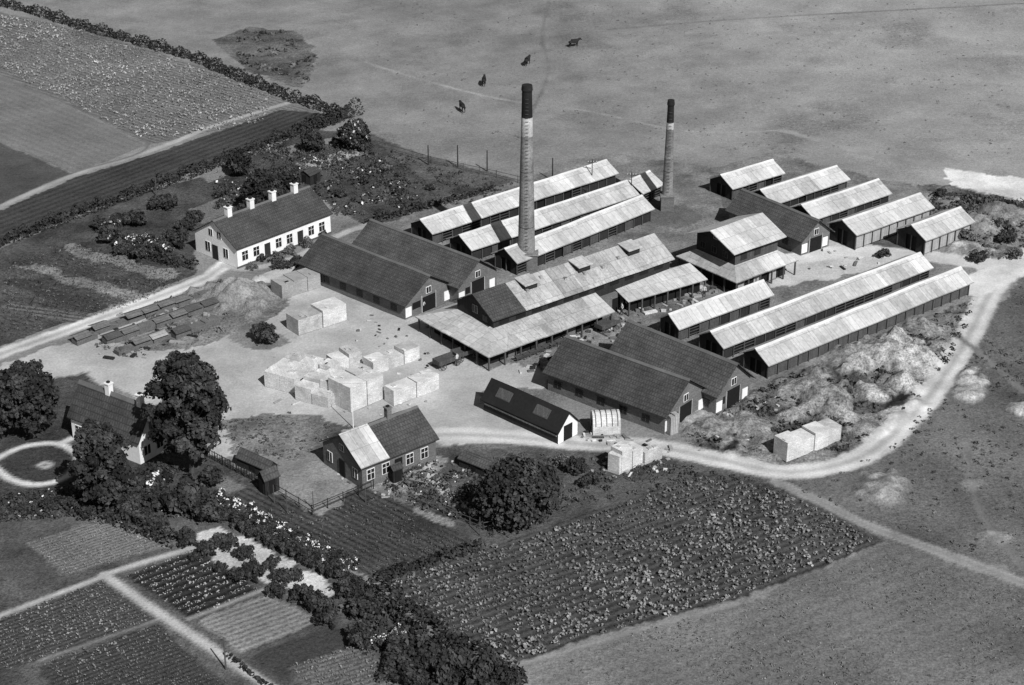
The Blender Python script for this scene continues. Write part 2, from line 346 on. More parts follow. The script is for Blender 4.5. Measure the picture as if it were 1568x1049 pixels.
c=MB(); stack(c,ln*.42,wd/2,5.6,7.3,.65); stack(c,ln*.85,wd/2,5.6,7.3,.65); c.done('chimney_stacks',fr.e)
fr=gable('tarred_workshop',(735,611),(855,665),(768,593),1.5,2.1,M_wood,M_black,o=.3,gwall=M_white); ln,wd=fr.ln,fr.wd
s=MB(); k=2.1/(wd/2)
for f in(.24,.72):
    x=ln*f; P=[(x-1.1,wd*.16,1.5+wd*.16*k+.05),(x+1.1,wd*.16,1.5+wd*.16*k+.05),(x+1.1,wd*.36,1.5+wd*.36*k+.05),(x-1.1,wd*.36,1.5+wd*.36*k+.05)]
    s.hexa(P+[(a,b,c+.08) for a,b,c in P],M_post); P=[(a+(.2 if a<x else -.2),b,c+.1) for a,b,c in P]; s.hexa(P+[(a,b,c+.03) for a,b,c in P],M_wood2)
s.box(ln-.32,ln-.24,wd/2-.7,wd/2+.7,.02,1.9,M_dark); s.box(.5,ln-.5,.2,.27,.9,1.1,M_pale); s.done('skylights_and_door',fr.e)
def barrel(name,F,L,W,h,m):
    fr=Frame(name,F,L,W,0); b=MB(); n=10; ln,wd=fr.ln,fr.wd; pts=[]
    for i in range(n+1):
        a=math.pi*i/n; pts.append((wd/2-math.cos(a)*wd/2, h*.45+math.sin(a)*h*.55))
    prof=[(0,0)]+pts+[(wd,0)]
    for i in range(len(prof)-1):
        (ya,za),(yb,zb)=prof[i],prof[i+1]; b.poly([(0,ya,za),(ln,ya,za),(ln,yb,zb),(0,yb,zb)],m)
    b.poly([(0,y,z) for y,z in prof][::-1],m); b.poly([(ln,y,z) for y,z in prof],m)
    for k in range(5):
        x=ln*(k+.5)/5
        for i in range(n):
            (ya,za),(yb,zb)=pts[i],pts[i+1]; b.hexa([(x-.05,ya,za-.02),(x+.05,ya,za-.02),(x+.05,yb,zb-.02),(x-.05,yb,zb-.02),(x-.05,ya,za+.05),(x+.05,ya,za+.05),(x+.05,yb,zb+.05),(x-.05,yb,zb+.05)],M_post)
    b.box(-.05,.02,wd/2-.4,wd/2+.4,.02,h*.6,M_dark); b.done('shell',fr.e)
barrel('barrel_roofed_hut',(908,667),(950,665),(918,650),2.4,M_stack)
def hut(name,F,L,W,ze=1.8,rise=.9,roof=None,wall=None):
    fr=gable(name,F,L,W,ze,rise,wall or M_wood,roof or M_tile,o=.15,t=.08); d=MB(); d.box(fr.ln/2-.4,fr.ln/2+.4,.08,.17,.02,min(1.6,ze-.1),M_dark); d.box(.08,.17,fr.wd/2-.35,fr.wd/2+.35,.02,min(1.6,ze-.1),M_dark); d.done('door',fr.e)
hut('garden_shed',(405,738),(430,728),(388,730)); hut('garden_shed',(775,792),(802,782),(752,780))
hut('garden_shed',(700,702),(745,720),(716,690),1.0,.6,M_tile2); hut('garden_shed',(602,722),(618,716),(592,716),1.6,.5)
hut('garden_shed',(475,270),(492,262),(462,262),1.6,.6)
hut('clay_store',(360,700),(410,722),(372,688),1.1,.9,M_tile2)
# ---------------------------------------------------------------- brick stacks in the yard
def bstack(name,F,L,W,h,m=None,step=2.0,jit=.07,miss=.0,topn=3):
    fr=Frame(name,F,L,W,0); b=MB(); nx=max(1,round(fr.ln/step)); ny=max(1,round(fr.wd/step)); 
    for i in range(nx):
        for j in range(ny):
            hh=h*(1+random.uniform(-jit,jit)); edge=i in(0,nx-1) or j in(0,ny-1)
            if edge and random.random()<miss: hh*=random.uniform(.55,.85)
            g=.03; x0=fr.ln*i/nx+g; x1=fr.ln*(i+1)/nx-g; y0=fr.wd*j/ny+g; y1=fr.wd*(j+1)/ny-g
            mm=m or random.choice([M_stack,M_stack,M_stackb])
            q=random.uniform(-.04,.04); b.box(x0+q,x1+q,y0-q,y1-q,0,hh,mm)
            for _ in range(topn):   # partly used top courses
                if random.random()<.4:
                    xx=random.uniform(x0,x1-.6); yy=random.uniform(y0,y1-.5); b.box(xx,xx+random.uniform(.3,.6),yy,yy+.5,hh,hh+.12,mm)
    b.done('bricks',fr.e)
M_gst=mat('grey_brick_stack',.32,.3,2.2,'brick'); M_wst=mat('weathered_brick',.13,.4,2,'brick')
bstack('brick_stack',(458,514),(531,490),(447,500),2.2,step=3)
bstack('brick_stack',(405,592),(452,604),(470,564),2.0,step=2.4,jit=.03,miss=.1)
bstack('brick_stack',(452,612),(503,626),(480,594),2.3,step=2.2,jit=.04,miss=.3)
bstack('brick_stack',(476,588),(512,598),(512,572),1.8,step=2.2,miss=.3)
bstack('brick_stack',(538,632),(588,610),(510,612),3.2,step=2.6,jit=.03,miss=.1)
bstack('brick_stack',(516,572),(556,560),(494,562),1.9,step=2.4,miss=.2)
bstack('brick_stack',(572,575),(643,550),(556,565),1.8,step=2.4,miss=.25)
bstack('brick_stack',(604,622),(673,596),(592,612),2.0,step=3,jit=.03)
bstack('brick_stack',(432,458),(492,440),(418,446),1.9,M_gst); bstack('brick_stack',(478,430),(500,422),(470,424),1.4,M_gst)
for k,(F,L) in enumerate([((146,514),(322,454)),((164,530),(336,470)),((182,546),(262,518)),((118,530),(150,518)),((270,520),(338,496))]):
    bstack('brick_hack',F,L,1.3,[.6,.8,.7,.6,.8][k],M_wst,2.4,.15,.2)
    fr=Frame('hack_cover',F,L,1.3,0); b=MB(); n=int(fr.ln/2.4); mm=[M_wst,M_wood2,M_gst,M_wst,M_wood2][k]
    for i in range(n):
        a=i*2.4+random.uniform(-.1,.1); hh=.95+random.uniform(-.08,.08); ym=.65
        if random.random()<.2: continue
        for ya,yb,za,zb in((-.25,ym,hh-.12,hh+.22),(ym,1.55,hh+.22,hh-.12)):
            b.hexa([(a,ya,za),(a+2.3,ya,za),(a+2.3,yb,zb),(a,yb,zb),(a,ya,za+.05),(a+2.3,ya,za+.05),(a+2.3,yb,zb+.05),(a,yb,zb+.05)],random.choice([mm,mm,M_wst]))
    b.done('boards',fr.e)
bstack('brick_stack',(1204,708),(1288,676),(1192,692),2.2,miss=.2,jit=.12)
bstack('brick_stack',(930,722),(948,728),(942,706),2.3,miss=.4,jit=.2); bstack('brick_stack',(952,726),(984,710),(944,712),2.6,miss=.4,jit=.2); bstack('brick_stack',(987,712),(1014,702),(980,704),1.5,miss=.4)
bstack('brick_stack',(1026,668),(1040,663),(1021,663),2.4,M_pale,.8,.1)
# loose clutter: boards and bricks lying about the works
def pip(X,Y,poly):
    ins=np.zeros(X.shape,bool); n=len(poly)
    for i in range(n):
        x1,y1=poly[i];x2,y2=poly[(i+1)%n]
        if y1==y2: continue
        c=((y1>Y)!=(y2>Y))&(X<(x2-x1)*(Y-y1)/(y2-y1)+x1); ins^=c
    return ins
def clutter(name,poly,n,tones,smax=.5,seed=1):
    r=random.Random(seed); P=[V(*q) for q in poly]; b=MB(); xs=[p.x for p in P]; ys=[p.y for p in P]; Q=[(p.x,p.y) for p in P]
    while n>0:
        x,y=r.uniform(min(xs),max(xs)),r.uniform(min(ys),max(ys))
        if not pip(np.array([x]),np.array([y]),Q)[0]: continue
        n-=1; b.rbox(x,y,r.uniform(0,3.14),r.uniform(.1,smax)*(2.5 if r.random()<.3 else 1),r.uniform(.08,smax*.6),0,r.uniform(.06,smax*.7),r.choice(tones))
    b.done(name)
TL=[M_stack,M_gst,M_wood2,M_wood,M_brick]
clutter('brick_rubble',[(790,570),(860,520),(950,490),(1000,500),(960,520),(880,545),(830,572)],80,TL,.45,1)
clutter('brick_rubble',[(930,455),(1100,430),(1100,455),(1010,480),(950,490)],60,TL,.5,2)
clutter('brick_rubble',[(560,470),(620,500),(680,560),(640,570),(540,520)],30,TL,.25,3)
clutter('brick_rubble',[(400,540),(600,560),(690,600),(600,640),(420,625)],45,[M_stack,M_gst],.25,4)
clutter('brick_rubble',[(900,700),(1030,685),(1020,722),(910,735)],35,[M_stack,M_gst],.35,5)
clutter('brick_rubble',[(1060,690),(1110,600),(1200,610),(1160,690)],70,[M_stack,M_gst,M_wood],.3,6)
clutter('brick_rubble',[(860,650),(1000,676),(1000,690),(870,675)],35,TL,.3,7)
clutter('brick_rubble',[(130,545),(150,490),(340,440),(330,500),(200,560)],90,[M_gst,M_wst,M_wood],.45,8)
clutter('brick_rubble',[(480,690),(560,750),(700,700),(720,720),(640,760),(560,770)],35,TL,.25,9)
clutter('brick_rubble',[(1220,380),(1420,388),(1400,400),(1230,420)],16,TL,.3,11)
def tip_barrow(u,v,a):
    e=empty('wheelbarrow',V(u,v),a); m=MB(); m.hexa([(-.4,-.22,.35),(.35,-.22,.35),(.35,.22,.35),(-.4,.22,.35),(-.55,-.35,.7),(.6,-.35,.7),(.6,.35,.7),(-.55,.35,.7)],M_wood2)
    for y in(-.25,.25): m.tube([(.9,y*.3,.25),(-1.1,y,.55)],[.03,.03],M_post,5); m.tube([(-.4,y,.4),(-.45,y,0)],[.03,.03],M_post,5)
    pts=[(.9+.24*math.cos(t),0,.25+.24*math.sin(t)) for t in np.linspace(0,2*math.pi,13)]; m.tube(pts,[.035]*13,M_post,5,False); m.done('barrow_body',e)
for i in range(7): tip_barrow(795+i*10,553-i*4,.8+random.uniform(-.3,.3))
# ---------------------------------------------------------------- poles, fences
def pole(name,u,v,h,r=.08,m=None,arm=False):
    p=V(u,v); e=MB(); e.tube([(0,0,0),(0,0,h)],[r,r*.7],m or M_post,6)
    if arm: e.box(-.7,.7,-.05,.05,h-.5,h-.4,M_post); [e.tube([(x,0,h-.4),(x,0,h-.25)],[.04,.04],M_white,6) for x in(-.6,-.2,.2,.6)]
    o=e.done(name); o.location=p
M_dp=mat('dark_pole',.03,.3,3)
for u,v,h in((656,252,3.2),(701,256,3.6),(746,262,3.4),(846,276,3.6)): pole('fence_pole',u,v,h,.13,M_dp)
pole('telegraph_pole',906,292,5,.09,M_dp,arm=True); pole('telegraph_pole',966,312,5,.09,M_dp,arm=True)
pole('flagpole',541,655,5.8,.06,M_white)
pole('fence_pole',240,300,3,.09); pole('fence_pole',346,1025,3.5,.09)
for u,v in((480,780),(420,770),(440,785),(690,760),(560,770),(735,820),(520,262),(548,300)): pole('garden_pole',u,v,2.2,.06)
def fence(pts,h=1.1,st=2.0,rails=2,m=None,pick=False):
    m=m or M_post; P=[V(*q) for q in pts]; b=MB()
    for a,c in zip(P[:-1],P[1:]):
        d=c-a; n=max(1,int(d.length/st)); t=d.normalized(); s=Vector((-t.y,t.x,0))
        for i in range(n+1):
            p=a+d*i/n; b.tube([p,p+Vector((0,0,h))],[.06,.05],m,5)
        for k in range(rails):
            z=h*(.35+.5*k/max(1,rails-1)); b.hexa([p0+Vector((0,0,dz)) for dz in(z,z+.07) for p0 in(a-s*.02,c-s*.02,c+s*.02,a+s*.02)],m)
        if pick:
            for i in range(int(d.length/.45)):
                p=a+t*(i*.45); b.hexa([p+Vector((0,0,dz))+q for dz in(.05,h*random.uniform(.85,1.05)) for q in(t*-.05-s*.03,t*.05-s*.03,t*.05-s*.05,t*-.05-s*.05)],m)
    b.done('wooden_fence')
fence([(400,742),(478,788),(572,748)],1.2,2.0,2,M_wood,False)
fence([(318,700),(398,742)],1.2,1.2,2,M_wood,True)
fence([(575,225),(660,250),(760,272),(860,296),(900,300)],1.2,3)
fence([(640,770),(740,812),(790,800)],1.0,1.6,2)
fence([(735,618),(850,672)],.8,1.4,2,M_pale)
# ---------------------------------------------------------------- foliage
def leafquads(P,N,size,seed=0):
    r=np.random.default_rng(seed); n=len(P); N=N+r.normal(0,.5,(n,3)); N/=np.linalg.norm(N,axis=1)[:,None]+1e-9
    T=np.cross(N,r.normal(0,1,(n,3))); T/=np.linalg.norm(T,axis=1)[:,None]+1e-9; B=np.cross(N,T)
    s=(size*r.uniform(.6,1.3,n))[:,None]; T=T*s; B=B*s*.7
    return np.stack([P-T-B*.6,P+T*.3-B,P+T+B*.5,P-T*.4+B],1).reshape(-1,3)
def qmesh(name,v,lv,mats,mi=None,extra=None):
    n=len(v)//4
    me=bpy.data.meshes.new(name); me.vertices.add(n*4); me.vertices.foreach_set('co',v.astype(np.float32).ravel())
    me.loops.add(n*4); me.loops.foreach_set('vertex_index',np.arange(n*4,dtype=np.int32)); me.polygons.add(n)
    me.polygons.foreach_set('loop_start',np.arange(0,n*4,4,dtype=np.int32)); me.polygons.foreach_set('loop_total',np.full(n,4,dtype=np.int32))
    if mi is not None: me.polygons.foreach_set('material_index',mi.astype(np.int32))
    a=me.attributes.new('lv','FLOAT','FACE'); a.data.foreach_set('value',lv.astype(np.float32))
    for m in mats: me.materials.append(m)
    me.update(); me.validate(); return me
def blob_cloud(seed,blobs,n,size,base=.06,flowers=0,ftone=.6):
    r=np.random.default_rng(seed); P=[];N=[];T=[]
    tot=sum(b[3]**2 for b in blobs)
    for bx,by,bz,br in blobs:
        k=int(n*br*br/tot); d=r.normal(0,1,(k,3)); d/=np.linalg.norm(d,axis=1)[:,None]; d[:,2]=np.where(d[:,2]<-.35,-d[:,2],d[:,2])
        rad=br*(1-.5*r.random(k)**2)*(1+.22*np.sin(d[:,0]*7+bx*9)*np.cos(d[:,1]*6+by*5)); p=d*rad[:,None]+[bx,by,bz]; P.append(p);N.append(d)
        cl=r.uniform(.55,1.6); T.append(base*cl*r.uniform(.6,1.4,k)*(.5+.5*rad/br))  # leaves darken inward, crown shade put into their tone
    P=np.concatenate(P);N=np.concatenate(N);T=np.concatenate(T)
    if flowers: 
        f=(r.random(len(P))<flowers*1.6)&(np.sin(P[:,0]*9+seed)*np.sin(P[:,1]*8)+.5*np.sin(P[:,2]*7)>.05)&(N[:,2]>-.1); T[f]=ftone
    return leafquads(P,N,np.full(len(P),size),seed),T
def tree_mesh(name,seed,R,H,n,leaf,flowers=0,base=.036):
    r=random.Random(seed); blobs=[]; cz=H*.54; ch=H*.45
    for z in(-.62,-.3,.02,.34,.62): blobs.append((r.uniform(-.08,.08)*R,r.uniform(-.08,.08)*R,cz+z*ch,R*(.58-.3*abs(z)**1.5)))
    for i in range(48):   # outer clumps over an uneven ovoid
        g=i*2.39996; z=1-2*(i+.5)/48; z=z*.94; k=math.sqrt(max(.05,1-z*z))*(1-.12*z)*r.uniform(.6,.9)
        blobs.append((math.cos(g)*R*k,math.sin(g)*R*k,cz+z*ch*r.uniform(.8,.97),R*r.uniform(.13,.3)))
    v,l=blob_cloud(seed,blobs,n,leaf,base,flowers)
    mb=MB(); mb.tube([(0,0,-.2),(.1,.05,H*.25),(0,.1,H*.5),(.1,0,H*.75)],[R*.09,R*.07,R*.045,R*.015],M_bark,8,False)
    for bx,by,bz,br in blobs[5:44:3]:
        z0=r.uniform(.15,.5)*H; mb.tube([(0,.05,z0),(bx*.5,by*.5,(z0+bz)/2),(bx,by,bz)],[R*.035,R*.022,R*.008],M_bark,5,False)
    tv=np.array([mb.v[i] for f in mb.f for i in f]); v=np.concatenate([tv,v]); nt_=len(mb.f)
    return qmesh(name,v,np.concatenate([np.zeros(nt_),l]),[M_bark,LEAF],np.concatenate([np.zeros(nt_),np.ones(len(l))]))
def bush_mesh(name,seed,flowers=0,n=1500,base=.042,ftone=.6):
    r=random.Random(seed); blobs=[(0,0,.4,.5)]
    for i in range(14):
        a=r.uniform(0,6.28); q=r.uniform(.25,.85); blobs.append((math.cos(a)*q,math.sin(a)*q,r.uniform(.15,.9)*(1.1-q*.5),r.uniform(.16,.36)))
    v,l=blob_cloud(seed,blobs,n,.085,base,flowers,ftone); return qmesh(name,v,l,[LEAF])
def tree(name,u,v,R,H,n=5200,leaf=.34,fl=0,base=.036):
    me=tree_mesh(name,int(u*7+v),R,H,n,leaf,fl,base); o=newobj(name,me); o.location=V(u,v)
for t in((294,722,4.4,15.0,17000,.24),(163,783,3.3,10.6,10000,.22),(50,668,3.3,9.0,9500,.22),(0,672,3.2,8.5,7000,.22)): tree('broadleaf_tree',*t)
tree('broadleaf_tree',795,795,4.8,6.0,12000,.22); tree('garden_tree',405,322,3.0,6,6500,.2); tree('garden_tree',438,300,2.3,4.6,4500,.2)
tree('flowering_tree',545,228,2.7,4.6,5500,.2,.12); tree('garden_tree',368,268,2,4,3500,.2); tree('garden_tree',480,232,1.8,3.4,3000,.2); tree('garden_tree',390,345,2.2,4.2,3500,.2)
BU=[bush_mesh('garden_bush',s) for s in(1,2,3,4)]; BF=[bush_mesh('flowering_bush',s,.16) for s in(11,12,13)]; BL=[bush_mesh('shrub',s,0,1000,.12) for s in(21,22)]; BW=[bush_mesh('white_rose_bush',s,.42,1500,.042,.75) for s in(31,32,33)]
def bush(kind,u,v,r,h=None):
    ms={'b':BU,'f':BF,'l':BL,'w':BW}[kind]; nm={'b':'garden_bush','f':'flowering_bush','l':'shrub','w':'white_rose_bush'}[kind]
    o=newobj(nm,random.choice(ms)); o.location=V(u,v); h=h or r*random.uniform(.8,1.15); o.scale=(r,r*random.uniform(.8,1.1),h); o.rotation_euler=(0,0,random.uniform(0,6.28))
for q in [('f',170,366,2.6),('w',203,380,2.6),('f',238,388,2.4),('b',270,378,2.4),('b',215,345,2.2),('b',250,318,2.2),('b',185,345,2),('b',155,350,1.8),('b',285,352,1.8),('b',300,340,1.6),('b',220,395,2.0),('b',190,390,1.6),
          ('b',402,523,2.3,2.2),('b',292,778,3.0),('b',255,772,2.5),('w',235,757,2.0),('b',310,795,2.5),('w',268,765,1.8),('b',215,750,2.2),('b',330,740,1.8),('b',245,735,2.0),
          ('b',400,398,1),('l',425,400,1.2),('l',445,390,1.3),('b',432,412,1.4),('l',470,378,1.2),('b',495,362,1),('l',385,412,1),('b',455,405,1.3),
          ('f',538,228,1.6),('b',560,232,1.4),('b',515,225,1.6),('w',805,802,1.4,2.2),('b',740,795,2),('b',880,725,1.6),('l',860,712,1),('b',900,740,1.4),
          ('f',243,312,1.3),('b',130,790,1.5),('b',110,775,1.6),('b',75,780,1.4),('b',40,785,1.3),
          ('b',190,785,1.8),('b',215,800,1.6),('b',150,778,1.4),('b',240,805,1.4),('b',0,620,2.2),('b',8,585,1.5),('b',210,775,2.0),('b',180,765,1.8),
          ('b',345,838,1.5),('b',372,856,1.3),('b',390,882,1.6),('b',415,868,1.3),('b',440,892,1.6),('b',425,912,1.3),('b',462,915,1.5),('b',482,935,1.8),('b',505,950,1.8),('b',318,846,1.2),('b',290,830,1.4),('b',365,888,1.1),('b',338,872,.9),('b',300,855,.8),
          ('b',545,985,1.8),('w',585,985,1.2),('w',608,975,1.1),('b',620,1005,2.2),('b',655,1020,2.6),('b',700,1030,2.5),('b',740,1045,2.4),('b',680,1050,2.6),('b',600,1030,2),('b',560,940,2),('b',540,910,1.8),('b',630,1050,2.4),('b',775,1052,2.0),
          ('b',1350,392,1.2,1.0),('l',1480,370,1.5),('b',1520,350,1.5),('b',1540,370,1.5),('l',1555,395,1.2),('b',1500,400,1.4),('b',1440,300,1.2),
          ('b',340,300,1.4),('b',430,270,1.5),('b',520,300,1.2),('b',585,330,1.2),('b',610,300,1.0),('b',560,280,1.1),('b',640,320,1.2),('b',470,310,1.2),('l',590,260,1.0),('b',660,290,.9)]:
    bush(*q)
for i in range(18):
    t=i/17; bush('w' if random.random()<.75 else 'b',338+195*t,770+100*t,random.uniform(1.0,1.4))
for i in range(16):
    t=i/15; bush('b',316+230*t,778+122*t,random.uniform(1.0,1.4))
def hedge(name,pts,w_,h,dens=60,leaf=.2,base=.032,flower=0):
    P=[V(*q) for q in pts]; A=[];N=[];r=RNG
    for a,c in zip(P[:-1],P[1:]):
        d=c-a; L=d.length; n=int(L*dens*(w_+h)/3); t=np.array(d/L); s=np.array([-t[1],t[0],0])
        q=r.random(n)*L; an=r.uniform(-.15,math.pi+.15,n); wob=1+.25*np.sin(q*1.1)+.15*np.sin(q*2.7+1)+.15*np.sin(q*.31)
        rr=wob*(1-.35*r.random(n)**2); A.append(np.array(a)+t*q[:,None]+s*(np.cos(an)*w_/2*rr)[:,None]+np.array([0,0,1.])*(np.maximum(np.sin(an),0)*h*rr)[:,None]); N.append(s*np.cos(an)[:,None]+np.array([0,0,1.])*np.sin(an)[:,None])
    A=np.concatenate(A);N=np.concatenate(N); T=base*r.uniform(.5,1.6,len(A))
    if flower: T[r.random(len(A))<flower]=.6
    newobj(name,qmesh(name,leafquads(A,N,np.full(len(A),leaf),3),T,[LEAF]))
hedge('field_hedge',[(-40,-2),(60,22),(120,42),(210,66),(300,92),(360,118),(440,150),(525,178)],1.9,1.5)
hedge('field_hedge',[(525,180),(470,200),(400,228),(300,266),(140,324),(-20,382)],1.8,1.5)
hedge('garden_hedge',[(470,200),(500,190),(548,172)],2.2,1.8)
hedge('garden_hedge',[(575,905),(640,960),(700,1000),(790,1060)],2.6,1.8)
hedge('garden_hedge',[(120,790),(180,800),(270,835)],1.4,1.2)
hedge('garden_hedge',[(150,345),(175,372),(250,402),(300,410)],1.6,1.3)
hedge('garden_hedge',[(345,1000),(420,1060)],.5,.3)
hedge('garden_hedge',[(580,888),(700,850),(740,838)],1.2,.9)
hedge('garden_hedge',[(560,345),(640,322),(760,290)],1.0,.8)
# row crops
def crop(name,poly,dirp,rs,ps,size,h,tone,k=7,jit=.15,miss=.1,var=.35):
    P=[V(*q) for q in poly]; Q=[(p.x,p.y) for p in P]; d=(V(*dirp[1])-V(*dirp[0])).normalized(); s=Vector((-d.y,d.x,0))
    c=sum(P,Vector())/len(P); ext=max((p-c).length for p in P); n1=int(ext/ps)+1;n2=int(ext/rs)+1
    I,J=np.meshgrid(np.arange(-n1,n1+1),np.arange(-n2,n2+1)); I=I.ravel()*ps;J=J.ravel()*rs; r=RNG
    I=I+r.normal(0,jit*ps,len(I)); J=J+r.normal(0,jit*rs*.5,len(J))+.25*np.sin(I*.08+J*.05); X=c.x+d.x*I+s.x*J; Y=c.y+d.y*I+s.y*J
    pat=np.sin(X*.31+1)*np.cos(Y*.27)+.7*np.sin(X*.11-Y*.13)
    ok=pip(X,Y,Q)&(r.random(len(X))>miss*(1.2+pat)); X,Y,pat=X[ok],Y[ok],pat[ok]; n=len(X)
    tn=tone*r.uniform(1-var,1+var,n)*(1+.18*pat); sz=r.uniform(.6,1.25,n)*(1+.12*pat)
    dd=r.normal(0,1,(n,k,3)); dd/=np.linalg.norm(dd,axis=2)[:,:,None]; dd[:,:,2]=abs(dd[:,:,2])+.2
    PP=np.stack([X,Y,np.zeros(n)],1)[:,None,:]+dd*sz[:,None,None]*np.array([size,size,h]); 
    newobj(name,qmesh(name,leafquads(PP.reshape(-1,3),dd.reshape(-1,3),np.repeat(sz,k)*size*.45,5),np.repeat(tn,k)*r.uniform(.75,1.25,n*k),[LEAF]))
A_=((600,900),(1060,740)); B_=((1060,740),(1340,830))
crop('cabbage_field',[(580,900),(700,858),(1080,730),(1200,752),(1348,830),(1250,870),(1130,915),(965,955),(795,1010),(760,1030)],A_,.95,.62,.29,.32,.175,12,.16,.12,.4)
crop('vegetable_plot',[(0,22),(120,47),(210,74),(330,115),(420,150),(400,190),(320,200),(228,216),(100,155),(0,108)],((0,20),(330,110)),1.0,.8,.32,.4,.25,7,.25,.2)
crop('vegetable_plot',[(40,832),(165,792),(262,834),(100,882)],((40,832),(165,792)),.5,.4,.15,.15,.2,6)
crop('vegetable_plot',[(192,882),(298,842),(398,905),(292,945)],((192,882),(298,842)),1.0,.3,.16,.16,.25,6)
crop('vegetable_plot',[(0,948),(158,890),(235,948),(60,1010),(0,1030)],((0,948),(158,890)),.6,.42,.18,.2,.17,6)
crop('vegetable_plot',[(65,1018),(240,955),(350,1049),(330,1060),(90,1060)],((65,1018),(240,955)),.6,.42,.18,.2,.13,6)
crop('vegetable_plot',[(390,765),(480,795),(560,760),(625,790),(720,835),(590,885),(540,870)],((560,760),(720,835)),.8,.4,.18,.2,.1,6,.3,.25)
crop('vegetable_plot',[(10,400),(110,372),(290,425),(200,470),(0,520)],((100,375),(290,425)),.8,.45,.18,.25,.08,6,var=.8)
crop('vegetable_plot',[(440,1020),(560,985),(600,1049),(470,1049)],((440,1020),(560,985)),.6,.4,.17,.2,.17,6)
def scatter(name,poly,n,size,h,tone,var=.6,fl=0,k=9):
    P=[V(*q) for q in poly]; Q=[(p.x,p.y) for p in P]; xs=[q[0] for q in Q]; ys=[q[1] for q in Q]; r=RNG
    X=r.uniform(min(xs),max(xs),n*3);Y=r.uniform(min(ys),max(ys),n*3); cl=np.sin(X*.5+1.3)*np.cos(Y*.43)+np.sin(X*.17+Y*.21); ok=pip(X,Y,Q)&(r.random(n*3)<.55+.35*cl); X,Y=X[ok][:n],Y[ok][:n]; n=len(X)
    sz=r.uniform(.3,1.3,n); tn=tone*r.uniform(1-var,1+var,n); dd=r.normal(0,1,(n,k,3)); dd/=np.linalg.norm(dd,axis=2)[:,:,None]; dd[:,:,2]=abs(dd[:,:,2])
    PP=np.stack([X,Y,np.zeros(n)],1)[:,None,:]+dd*sz[:,None,None]*np.array([size,size,h]); T=np.repeat(tn,k)*r.uniform(.7,1.3,n*k)
    if fl: T[r.random(n*k)<fl]=.6
    newobj(name,qmesh(name,leafquads(PP.reshape(-1,3),dd.reshape(-1,3),np.repeat(sz,k)*size*.45,6),T,[LEAF]))
scatter('garden_plants',[(330,260),(400,225),(560,215),(640,300),(600,335),(510,330),(470,285),(330,320)],900,.42,.5,.06,.6,.04)
scatter('garden_plants',[(0,762),(110,745),(240,740),(330,760),(330,800),(170,785),(0,800)],500,.4,.5,.05,.6,.03)
scatter('garden_plants',[(580,740),(680,690),(760,720),(740,800),(640,780)],320,.36,.45,.06,.6,.04)
scatter('garden_plants',[(500,900),(560,900),(620,1000),(560,1000)],120,.5,.5,.05)
scatter('rough_weeds',[(1180,590),(1490,460),(1480,500),(1440,580),(1370,640),(1290,690),(1110,695),(1040,665)],1300,.42,.38,.055,.7)
scatter('rough_weeds',[(1430,290),(1568,310),(1568,400),(1500,400),(1420,350)],500,.5,.5,.06,.7)
scatter('rough_weeds',[(1200,745),(1330,700),(1440,610),(1568,430),(1568,870),(1350,800)],900,.24,.13,.09,.5)
scatter('rough_weeds',[(350,65),(380,45),(440,50),(480,90),(470,130),(370,100)],160,.6,.4,.09,.6)
scatter('rough_weeds',[(120,520),(150,490),(340,430),(420,440),(330,520),(200,550)],260,.3,.3,.09,.6)
scatter('rough_weeds',[(690,690),(1000,705),(1180,740),(1060,735),(740,830)],600,.3,.25,.07,.6)
scatter('rough_weeds',[(580,225),(660,245),(860,290),(700,320),(600,300)],350,.3,.3,.06,.5)
scatter('rough_weeds',[(330,640),(440,632),(540,655),(520,680),(440,705),(350,690)],200,.22,.14,.09,.5)
scatter('grass_tufts',[(560,0),(1568,0),(1568,240),(1200,235),(900,230),(600,200)],900,.2,.1,.12,.3,0,6)
scatter('grass_tufts',[(1350,850),(1568,910),(1568,1049),(800,1049),(980,965),(1140,925)],1100,.16,.12,.16,.4,0,6)
# ---------------------------------------------------------------- ground
def vnoise(x,y,seed):
    r=np.random.default_rng(seed); T=r.random((256,256)); xi=np.floor(x).astype(int); yi=np.floor(y).astype(int); fx=x-xi; fy=y-yi; fx=fx*fx*(3-2*fx); fy=fy*fy*(3-2*fy)
    g=lambda a,b:T[a&255,b&255]
    return (g(xi,yi)*(1-fx)+g(xi+1,yi)*fx)*(1-fy)+(g(xi,yi+1)*(1-fx)+g(xi+1,yi+1)*fx)*fy
def fbm(x,y,s,seed,o=4):
    a=0;amp=1;t=0
    for i in range(o): a=a+amp*vnoise(x*s+31*i,y*s+17*i,seed+i); t+=amp; amp*=.55; s*=2.1
    return a/t-.5
def axis(a,b,st):
    c=list(np.arange(a,b,st)); d=st; x=c[-1]
    while x<7000: d*=1.35; x+=d; c.append(x)
    d=st; x=c[0]; lo=[]
    while x>-7000: d*=1.35; x-=d; lo.append(x)
    return np.array(lo[::-1]+c)
gx=axis(-112,112,.36); gy=axis(128,380,.38); GX,GY=np.meshgrid(gx,gy); X=GX.ravel();Y=GY.ravel(); N=len(X)
wx=X+fbm(X,Y,.35,1)*3.2; wy=Y+fbm(X,Y,.35,9)*3.2; wx2=X+fbm(X,Y,.8,21)*.8; wy2=Y+fbm(X,Y,.8,29)*.8
gr=np.clip((X-10+(Y-280)*.25)/80,0,1); gr=gr*gr*(3-2*gr)  # field tone rises to the right, bright haze painted into the ground
tone=.20+.06*fbm(X,Y,.03,40)+.10*fbm(X,Y,.14,50)+.06*fbm((X+Y)*.2,(Y-X)*1.0,.12,55)+.05*fbm(X,Y,.6,57,3)+.075*gr
pt=np.clip(fbm(X,Y,.09,58)*5-.35,0,1); tone=tone*(1-.22*pt)   # tussocky, ungrazed patches
